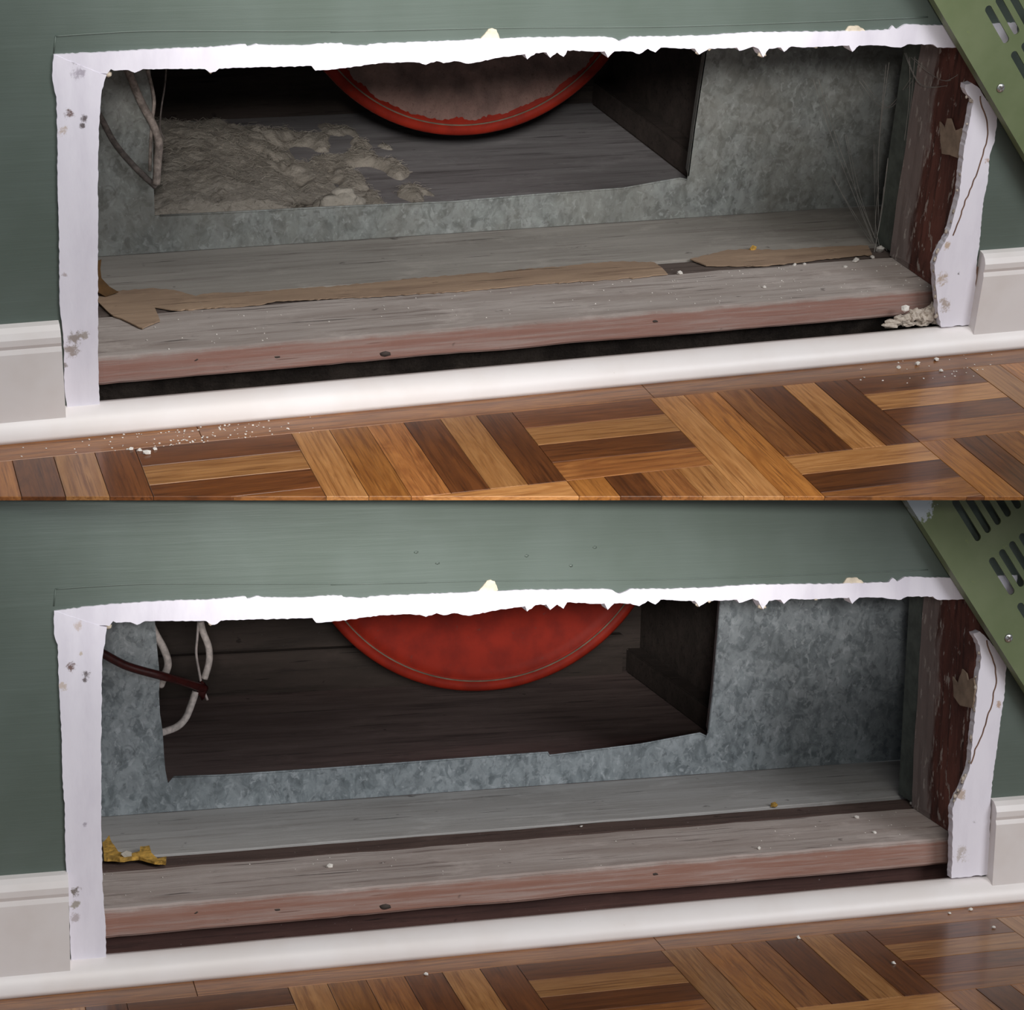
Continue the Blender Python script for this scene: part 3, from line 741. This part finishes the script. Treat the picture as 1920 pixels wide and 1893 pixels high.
def build_grille(s):
    where, side = NAMES[s]
    if s == 'U': A, B = tp('U', (1738, -22), 1, -.020), tp('U', (1908, 268), 1, -.020)
    else: A, B = tp('L', (1697, 933), 1, -.020), tp('L', (1921, 1287), 1, -.020)
    u = (B - A).normalized(); v = Vector((-u.z, 0, u.x)); 
    if v.x < 0: v = -v
    if s == 'U':
        A = tp('U', (1876, 165), 1, -.020) - u * .1711 - v * .0116
    LU, LV = .372, (.30 if s == 'U' else .104)
    # local frame: x along u, y along v, z out of the wall
    M = Matrix.Identity(4)
    w_ = u.cross(v)
    if w_.y > 0: w_ = -w_
    for i in range(3): M[i][0] = u[i]; M[i][1] = v[i]; M[i][2] = w_[i]; M[i][3] = A[i]
    root = bpy.data.objects.new('vent_grille', None); COL.objects.link(root); root.matrix_world = SETM[s] @ M; root.empty_display_size = .02
    tag(root, 'green slotted metal vent grille leaning across the right corner of the %s' % where, 'grille')
    T = .0016; SWD, GAP = .0066, .0118
    # slots: rows along x, spaced along y; the plate is made as strips between and around the slots
    rows = [(.030, .077), (.0975, .1395), (.1505, .1925), (.2035, .2455), (.2565, .2985)]
    cols = []
    y = .0335
    while y + SWD < LV - (.02 if s == 'U' else .004): cols.append((y, y + SWD)); y += GAP
    bm = bmesh.new()
    vcache = {}
    def vert(x, y, z):
        k = (round(x, 6), round(y, 6), z)
        if k not in vcache: vcache[k] = bm.verts.new((x, y, z))
        return vcache[k]
    def face(pts):
        for z in (0, -T):
            f = [vert(p[0], p[1], z) for p in pts]
            try: bm.faces.new(f if z == 0 else f[::-1])
            except ValueError: pass
    xs = [0] + [q for r_ in rows for q in r_] + [LU]
    # full-width cross bands
    for i in range(0, len(xs), 2):
        x0, x1 = xs[i], xs[i + 1]
        ysq = [0]; 
        for c0, c1 in cols: ysq += [c0, c1]
        ysq.append(LV)
        face([(x0, q) for q in ysq] + [(x1, q) for q in ysq[::-1]])
    NA = 6
    for (x0, x1) in rows:
        yprev = 0
        for ci, (c0, c1) in enumerate(cols + [(LV, LV)]):
            face([(x0, yprev), (x0, c0), (x1, c0), (x1, yprev)])
            yprev = c1
            if c0 == LV: break
            r_ = (c1 - c0) / 2; cy = (c0 + c1) / 2
            # rounded slot ends: fill the corners
            for (xe, sgn) in ((x0, 1), (x1, -1)):
                arc = [(xe + sgn * (r_ - r_ * math.sin(t)), cy - r_ * math.cos(t)) for t in [math.pi * k / (2 * NA) for k in range(NA + 1)]]
                for k in range(NA):
                    face([(xe, c0), arc[k], arc[k + 1]])
                arc2 = [(p[0], 2 * cy - p[1]) for p in arc]
                for k in range(NA):
                    face([(xe, c1), arc2[k + 1], arc2[k]])
    bmesh.ops.remove_doubles(bm, verts=bm.verts, dist=1e-6)
    bmesh.ops.dissolve_degenerate(bm, edges=bm.edges, dist=1e-7)
    # slot walls
    be = [e for e in bm.edges if len(e.link_faces) == 1 and e.verts[0].co.z > -T / 2 and e.verts[1].co.z > -T / 2]
    for e in be:
        a, b = e.verts; a2 = vert(a.co.x, a.co.y, -T) ; b2 = vert(b.co.x, b.co.y, -T)
        if a2.is_valid and b2.is_valid:
            try: bm.faces.new((a, b, b2, a2))
            except ValueError: pass
    bmesh.ops.recalc_face_normals(bm, faces=bm.faces)
    link_mesh('face_plate', bm, MAT['grille'], root)
    # turned-back flange along the two edges in view
    bm = bmesh.new(); box(bm, 0, LU, 0, .0014, -.0125, -T); box(bm, 0, .0014, .0014, LV, -.0125, -T); bmesh.ops.recalc_face_normals(bm, faces=bm.faces)
    link_mesh('flange', bm, MAT['grille'], root)
    # cross-head screw near the edge
    Q = tp(s, (1876, 165) if s == 'U' else (1891, 1196), 1, -.020) - A
    bm = bmesh.new(); bmesh.ops.create_uvsphere(bm, u_segments=16, v_segments=8, radius=.0042)
    for q in bm.verts: q.co.z = max(q.co.z, 0) * .4
    bmesh.ops.translate(bm, verts=bm.verts, vec=(Q.dot(u), Q.dot(v), .0001))
    sc = link_mesh('screw', bm, MAT['screw'], root, True)
    bm = bmesh.new(); box(bm, -.0028, .0028, -.0005, .0005, .0012, .0018); box(bm, -.0005, .0005, -.0028, .0028, .0012, .0018); bmesh.ops.translate(bm, verts=bm.verts, vec=(Q.dot(u), Q.dot(v), .0002))
    link_mesh('screw_slot', bm, MAT['cableG'], sc)

def crumb(s, px, plane, r_px, seed, name, label, mat='plaster', group=None, cat='crumb'):
    p = tp(s, px, *plane); r_ = r_px / 2050.
    bm = bmesh.new(); lump(bm, (0, 0, r_ * .55), r_, seed, 1.1, .9, .75, 1, .7)
    o = link_mesh(name, bm, MAT[mat], M=orig(s, p)); tag(o, label, cat, group); return o

def sheet(s, px, z0, th, amp, name, mat, label, cat='paper', lift=None):
    """torn flat sheet lying on a board: polygon at height z0 with slightly wavy surface"""
    pts = [tp(s, p, 2, z0) for p in densify(px, 7, 1.0, len(px))]
    c = sum(pts, Vector()) / len(pts); c.z = z0
    bm = prism(pts, 2, z0 + th, z0, c)
    bmesh.ops.triangulate(bm, faces=[f for f in bm.faces if len(f.verts) > 4])
    for v in bm.verts:
        if v.co.z > th * .5: v.co.z += amp * (.5 + .5 * noise.noise((v.co.x * 30, v.co.y * 60, 2)))
    bmesh.ops.recalc_face_normals(bm, faces=bm.faces)
    o = link_mesh(name, bm, MAT[mat], M=orig(s, c)); tag(o, label, cat); return o

# ------------------------------------------------------------------ build both openings
for s in 'UL':
    build_floor(s); build_wall(s); build_cavity(s); build_disc(s); build_grille(s)

# ------------------------------------------------------------------ upper opening: cables, dust, paper, cobwebs, crumbs
cable('U', 'conduit_cable', [(232, 112), (240, 133), (263, 187), (287, 233), (298, 267), (296, 300), (293, 345)], .236, .0036, 'cableD', 'thick dusty grey cable bending down beside the upper cut-out')
cable('U', 'dark_cable', [(170, 190), (190, 222), (215, 268), (250, 310), (292, 350)], .240, .0028, 'cableG', 'dark dusty cable slanting across the left of the upper steel sheet')
cable('U', 'thin_wire', [(276, 130), (284, 160), (289, 190), (286, 222), (283, 262), (281, 320)], .244, .0016, 'cableD', 'thin dusty wire hanging behind the thick upper cable', 'wire')
cable('U', 'loose_wire', [(312, 120), (309, 160), (303, 200), (300, 240), (309, 262)], .262, .0008, 'cableG', 'hair-thin loose wire hanging inside the upper cut-out', 'wire')

def dust_pile():
    bm = bmesh.new(); idx = {}; nx, ny = 190, 190
    x0, x1, y0, y1 = .075, .47, .2665, .66
    H = {}
    for i in range(nx + 1):
        for j in range(ny + 1):
            x = x0 + (x1 - x0) * i / nx; y = y0 + (y1 - y0) * j / ny
            u = (x - x0) / (x1 - x0); v = (y - y0) / (y1 - y0)
            h = .032 + .020 * math.exp(-((u - .22) / .18) ** 2 - ((v - .35) / .4) ** 2)
            h *= min(1, v * 9 + .25) * min(1, (1 - v) * 6) * min(1, u * 9 + .3)
            h *= .92 + .30 * noise.noise((x * 16, y * 12, 3)) + .10 * noise.noise((x * 48, y * 40, 5))
            if u > .42:
                q = noise.noise((x * 30 + 4, y * 17, 6)) + .25 * noise.noise((x * 80, y * 60, 9))
                k = min(1, (u - .42) * 4); g_ = min(1, max(0, (.30 - .22 * k - q) / .22))
                h = h * (1 - k + k * g_) * (1 - .74 * k) - .004 * k * (1 - g_)
            H[i, j] = h - .03 * max(0, u - .86) / .14
    for it in range(4):     # lint drapes softly
        H = {(i, j): (H[i, j] * 2 + H[max(i - 1, 0), j] + H[min(i + 1, nx), j] + H[i, max(j - 1, 0)] + H[i, min(j + 1, ny)]) / 6 for (i, j) in H}
    for (i, j), h in H.items():
        x = x0 + (x1 - x0) * i / nx; y = y0 + (y1 - y0) * j / ny
        if h > 0: h += .0016 * noise.noise((x * 120, y * 120, 8)) + .0013 * noise.noise((x * 260, y * 260, 2)) + .0012 * noise.noise((x * 520, y * 520, 4))
        idx[i, j] = bm.verts.new((x - .2, y - .3, max(h, -.003)))
    for i in range(nx):
        for j in range(ny):
            q = [idx[i, j], idx[i + 1, j], idx[i + 1, j + 1], idx[i, j + 1]]
            if max(v.co.z for v in q) > -.0025: bm.faces.new(q)
    for v in [v for v in bm.verts if not v.link_faces]: bm.verts.remove(v)
    bmesh.ops.recalc_face_normals(bm, faces=bm.faces)
    o = link_mesh('dust_pile', bm, MAT['dust'], M=orig('U', (.2, .3, .0455)), smooth=True)
    tag(o, 'fluffy heap of grey lint and dust on the chamber floor of the upper opening', 'dust', kind='stuff')
    vs = [v.co.copy() for v in o.data.vertices if v.co.z > .001]
    rr = random.Random(12); bm = bmesh.new()
    for k in range(4800):
        p = rr.choice(vs) + Vector((0, 0, .0005)); a = rr.uniform(0, 6.28); l_ = rr.uniform(.004, .012)
        d = Vector((math.cos(a), math.sin(a), rr.uniform(.0, .5))) * l_; e = Vector((rr.uniform(-1, 1), rr.uniform(-1, 1), rr.uniform(-.2, 1))) * l_ * .35
        tube(bm, [p - d * .5, p + e, p + d * .5], rr.uniform(.00012, .00026), 3, False)
    f = link_mesh('lint_fibres', bm, MAT['dust'], o); f['kind'] = 'stuff'
dust_pile()
p = tp('U', (632, 366), 1, .275); bm = bmesh.new()
for k, (dx, dz, r_) in enumerate(((0, -.010, .016), (.014, -.014, .013), (-.013, -.014, .012), (.006, -.004, .011))): lump(bm, (dx, .004 * (k % 2), dz), r_, k + 3, 1.2, .8, .75, 4, .5)
o = link_mesh('lint_clump', bm, MAT['lint'], M=orig('U', p), smooth=True); tag(o, 'pale whitish clump of lint on the grey dust heap', 'lint')

sheet('U', [(183, 530), (217, 547), (287, 542), (333, 547), (367, 557), (383, 553), (500, 547), (640, 537), (770, 524), (933, 511), (1080, 498), (1167, 491), (1227, 494), (1240, 503), (1252, 515), (1200, 521), (1013, 533), (850, 548), (640, 560), (517, 565), (480, 573), (333, 583), (290, 577), (300, 603), (267, 617), (207, 590), (183, 567)],
      .0538, .0005, .0012, 'torn_paper', 'paper', 'long torn strip of tan paper lying between the boards of the upper opening')
sheet('U', [(1294, 487), (1365, 470), (1470, 470), (1560, 464), (1627, 462), (1635, 478), (1537, 487), (1440, 499), (1387, 500), (1324, 499)], .0538, .0005, .0012, 'paper_scrap', 'paper', 'short torn tan paper scrap near the right stud of the upper opening')
# curled brown paper edge at the far left
bm = bmesh.new(); P = [tp('U', p, 1, .150) for p in ((190, 487), (188, 505), (190, 522), (205, 538), (222, 548))]
for k in range(len(P) - 1):
    a, b = P[k], P[k + 1]; d = Vector((-.012, -.004, -.002)); t = Vector((0, -.0008, .0008))
    vs = [bm.verts.new(q - P[0]) for q in (a, b, b + d, a + d, a + t, b + t, b + d + t, a + d + t)]
    for f in ((0, 1, 2, 3), (7, 6, 5, 4), (0, 4, 5, 1), (3, 2, 6, 7), (0, 3, 7, 4), (1, 5, 6, 2)): bm.faces.new([vs[i] for i in f])
o = link_mesh('curled_paper', bm, MAT['paperdark'], M=orig('U', P[0])); tag(o, 'dark brown curled paper edge by the left strip of the upper opening', 'paper')

# cobwebs by the right stud
bm = bmesh.new(); rr = random.Random(4); web0 = tp('U', (1640, 445), 1, .16)
strands = [((1530, 150, .20), (1575, 290, .21), (1640, 450, .14)), ((1585, 250, .22), (1610, 370, .18), (1642, 452, .14)), ((1640, 270, .20), (1643, 380, .17), (1640, 455, .14)),
           ((1560, 330, .22), (1600, 400, .19), (1636, 460, .13)), ((1664, 120, .12), (1650, 280, .15), (1646, 440, .15)), ((1712, 110, .11), (1745, 140, .08), (1775, 148, .05), (1810, 128, .03)),
           ((1700, 100, .11), (1730, 160, .09), (1780, 160, .05), (1815, 140, .03)), ((1654, 350, .14), (1648, 420, .14), (1655, 470, .12)), ((1668, 300, .12), (1655, 400, .13), (1640, 470, .12)),
           ((1712, 104, .11), (1708, 180, .113), (1700, 260, .113)), ((1610, 150, .23), (1660, 200, .18), (1705, 150, .113))]
for st in strands:
    for k in range(2):
        j = rr.uniform(-5, 5)
        tube(bm, [tp('U', (p[0] + j + rr.uniform(-3, 3), p[1] + rr.uniform(-4, 4)), 1, p[2]) - web0 for p in st], .00028, 5)
o = link_mesh('cobweb', bm, MAT['web'], M=orig('U', web0)); tag(o, 'stringy grey cobweb by the stud of the upper opening', 'cobweb', kind='stuff')

# broken plaster in the lower right corner
og = tp('U', (1720, 606), 1, .006); bm = bmesh.new()
for k, (x, y, r_, sx, sz) in enumerate(((1672, 606, 13, 1.5, .6), (1695, 598, 13, 1.3, .8), (1714, 590, 13, 1, 1), (1735, 592, 16, 1, 1), (1748, 582, 13, .9, 1.2), (1700, 607, 10, 1.6, .6), (1730, 606, 10, 1.6, .6), (1755, 602, 10, 1, .8))):
    lump(bm, tp('U', (x, y), 1, .008) - og, r_ / 2200, k + 40, sx, .7, sz, 3, .8)
o = link_mesh('broken_plaster', bm, MAT['plasterdirty'], M=orig('U', og)); tag(o, 'crumbled heap of broken plaster in the lower right corner of the upper opening', 'plaster')
bm = bmesh.new(); lump(bm, (0, 0, 0), .004, 77, 1, .6, .9, 1, .8)
c2 = link_mesh('white_chip', bm, MAT['plaster'], o); c2.location = tp('U', (1697, 578), 1, .004) - og

for k, (x, y, r_, wh) in enumerate(((1275, 512, 6, 'round white plaster crumb beside the end of the long upper paper strip'), (1604, 489, 8, 'white plaster crumb on the upper plank below the paper scrap'),
                                (1650, 470, 9, 'largest white plaster crumb beside the foot of the upper cobweb'), (1635, 482, 5, 'tiny white crumb just below the foot of the upper cobweb'),
                                (1490, 496, 4, 'left of two tiny crumbs below the upper paper scrap'), (1508, 495, 4, 'right of two tiny crumbs below the upper paper scrap'),
                                (1433, 538, 4, 'lone tiny crumb in the middle depth of the upper plank'), (1662, 465, 6, 'white plaster crumb against the foot of the upper stud'), (1585, 500, 4, 'tiny crumb left of the larger ones on the upper plank'))):
    crumb('U', (x, y + 2), (2, ZP), r_, k, 'plaster_crumb', wh, group='plaster crumbs on the upper plank')
for k, (x, y, r_, wh) in enumerate(((1720, 684, 6, 'largest white crumb on the right parquet below the upper opening'), (1765, 696, 4, 'white crumb nearest the right edge of the upper parquet'), (1685, 690, 4, 'leftmost white crumb on the right of the upper parquet'), (1755, 676, 5, 'white crumb close to the quarter-round at the upper right'),
                                (275, 851, 6, 'largest white crumb in the debris on the left upper parquet'), (262, 845, 4, 'small white crumb just left of the largest one on the left upper parquet'), (290, 843, 4, 'small white crumb just right of the largest one on the left upper parquet'), (245, 843, 4, 'leftmost white crumb in the debris on the upper parquet'))):
    crumb('U', (x, y), (2, 0), r_, k + 20, 'plaster_crumb', wh, group='plaster crumbs on the upper parquet')
crumb('U', (1410, 470), (2, ZR), 8, 31, 'yellow_crumb', 'small yellow fibre crumb on the tan paper of the upper opening', 'yellow')
def dusting(s, n, x0, x1, y0, y1, z, r0, r1, seed, name, label, parent=None):
    rr = random.Random(seed); bm = bmesh.new(); o = Vector(((x0 + x1) / 2, (y0 + y1) / 2, z))
    for k in range(n):
        lump(bm, (rr.gauss((x0 + x1) / 2, (x1 - x0) / 3) - o.x if name == 'fine_debris' else rr.uniform(x0, x1) - o.x, rr.uniform(y0, y1) - o.y, .0002), rr.uniform(r0, r1), k, 1, 1, .6, 1, .5)
    if parent is not None:
        ob = link_mesh(name, bm, MAT['plaster'], parent); ob.location = o - Vector((-.06, .018, .0275)); ob['kind'] = 'stuff'; ob['label'] = label; return
    ob = link_mesh(name, bm, MAT['plaster'], M=orig(s, o)); tag(ob, label, 'debris', kind='stuff')
dusting('U', 120, .02, .16, -.052, -.022, 0, .0004, .0011, 1, 'fine_debris', 'fine white plaster dust on the parquet left of the upper opening')
dusting('U', 90, .55, .82, .022, .10, ZP, .0003, .0009, 2, 'plaster_dust', 'fine white plaster specks', PLANK['U'])
dusting('U', 70, .0, .55, .022, .10, ZP, .0003, .0009, 3, 'plaster_specks', 'fine white plaster specks', PLANK['U'])
dusting('U', 30, .70, .86, -.07, -.022, 0, .0004, .0010, 6, 'floor_specks', 'fine white specks on the parquet right of the upper opening')

# ------------------------------------------------------------------ lower opening: cables, yellow fibre, crumbs
cable('L', 'white_cable', [(284, 1172), (293, 1190), (308, 1218), (315, 1243), (310, 1262), (301, 1285)], [.258, .258, .258, .258, .262, .270], .0036, 'cableW', 'short white cable curving over the left edge of the lower cut-out')
cable('L', 'white_cable', [(376, 1165), (381, 1185), (391, 1212), (392, 1240), (383, 1272)], .30, .0034, 'cableW', 'white cable hanging beside the thin wire in the lower opening')
cable('L', 'white_cable', [(367, 1296), (358, 1322), (347, 1347), (330, 1363), (303, 1373)], [.30, .298, .29, .28, .262], .0036, 'cableW', 'white cable hooking down to the cut-out edge of the lower opening')
cable('L', 'thin_wire', [(372, 1165), (370, 1195), (368, 1225), (374, 1262), (378, 1282), (389, 1312)], .30, .0013, 'wire', 'thin pale wire hanging between the lower white cables', 'wire')
cable('L', 'maroon_cable', [(170, 1212), (197, 1227), (240, 1249), (300, 1266), (340, 1277), (384, 1291)], [.235, .236, .240, .243, .27, .30], .0040, 'cableR', 'dark maroon cable crossing the left of the lower steel sheet')
og = tp('L', (378, 1292), 1, .30); bm = bmesh.new(); lump(bm, (0, 0, 0), .006, 5, .8, .8, 1.5, 2, .5)
o = link_mesh('cable_joint', bm, MAT['cableR'], M=orig('L', og), smooth=True); tag(o, 'dark maroon twisted joint where the lower cables meet', 'cable joint')

sheet('L', [(192, 1585), (205, 1572), (214, 1592), (222, 1602), (240, 1608), (262, 1600), (263, 1592), (280, 1590), (284, 1604), (296, 1614), (312, 1610), (311, 1622), (290, 1620), (260, 1612), (225, 1616), (195, 1614)],
      .0566, .0012, .004, 'fibre_scrap', 'yellow', 'torn yellow fibre scrap at the left of the lower opening', 'fibre')
crumb('L', (237, 1607), (2, .0590), 10, 3, 'lint_crumb', 'white lint crumb on the yellow scrap of the lower opening', 'lint', cat='lint')
crumb('L', (1453, 1512), (2, ZR), 7, 9, 'yellow_crumb', 'small yellow crumb at the board joint of the lower opening', 'yellow')
for k, (x, y, r_, wh) in enumerate(((1605, 1534, 5, 'white crumb on the right rear of the lower plank'), (1640, 1562, 4, 'white crumb near the front right corner of the lower plank'), (1423, 1592, 4, 'tiny white crumb at the front edge of the lower plank'),
                                (617, 1626, 6, 'largest white crumb on the left half of the lower plank'), (1090, 1550, 3, 'tiny white crumb in the middle of the dark lower strip'), (1710, 1508, 5, 'white crumb at the foot of the lower stud'))):
    crumb('L', (x, y), (2, ZP), r_, k + 50, 'plaster_crumb', wh, group='plaster crumbs on the lower plank')
for k, (x, y, r_, wh) in enumerate(((798, 1828, 4, 'leftmost white crumb on the lower parquet'), (1497, 1759, 4, 'white crumb under the quarter-round in the middle of the lower parquet'), (1676, 1807, 4, 'white crumb lying furthest from the wall on the lower parquet'),
                                (1820, 1706, 4, 'white crumb nearest the quarter-round at the lower right'), (1780, 1713, 3, 'tiniest white crumb by the quarter-round at the lower right'), (1863, 1740, 4, 'rightmost white crumb on the lower parquet'))):
    crumb('L', (x, y), (2, 0), r_, k + 70, 'plaster_crumb', wh, group='plaster crumbs on the lower parquet')
dusting('L', 60, .0, .80, .022, .10, ZP, .0003, .0008, 5, 'plaster_dust', 'fine white plaster specks', PLANK['L'])
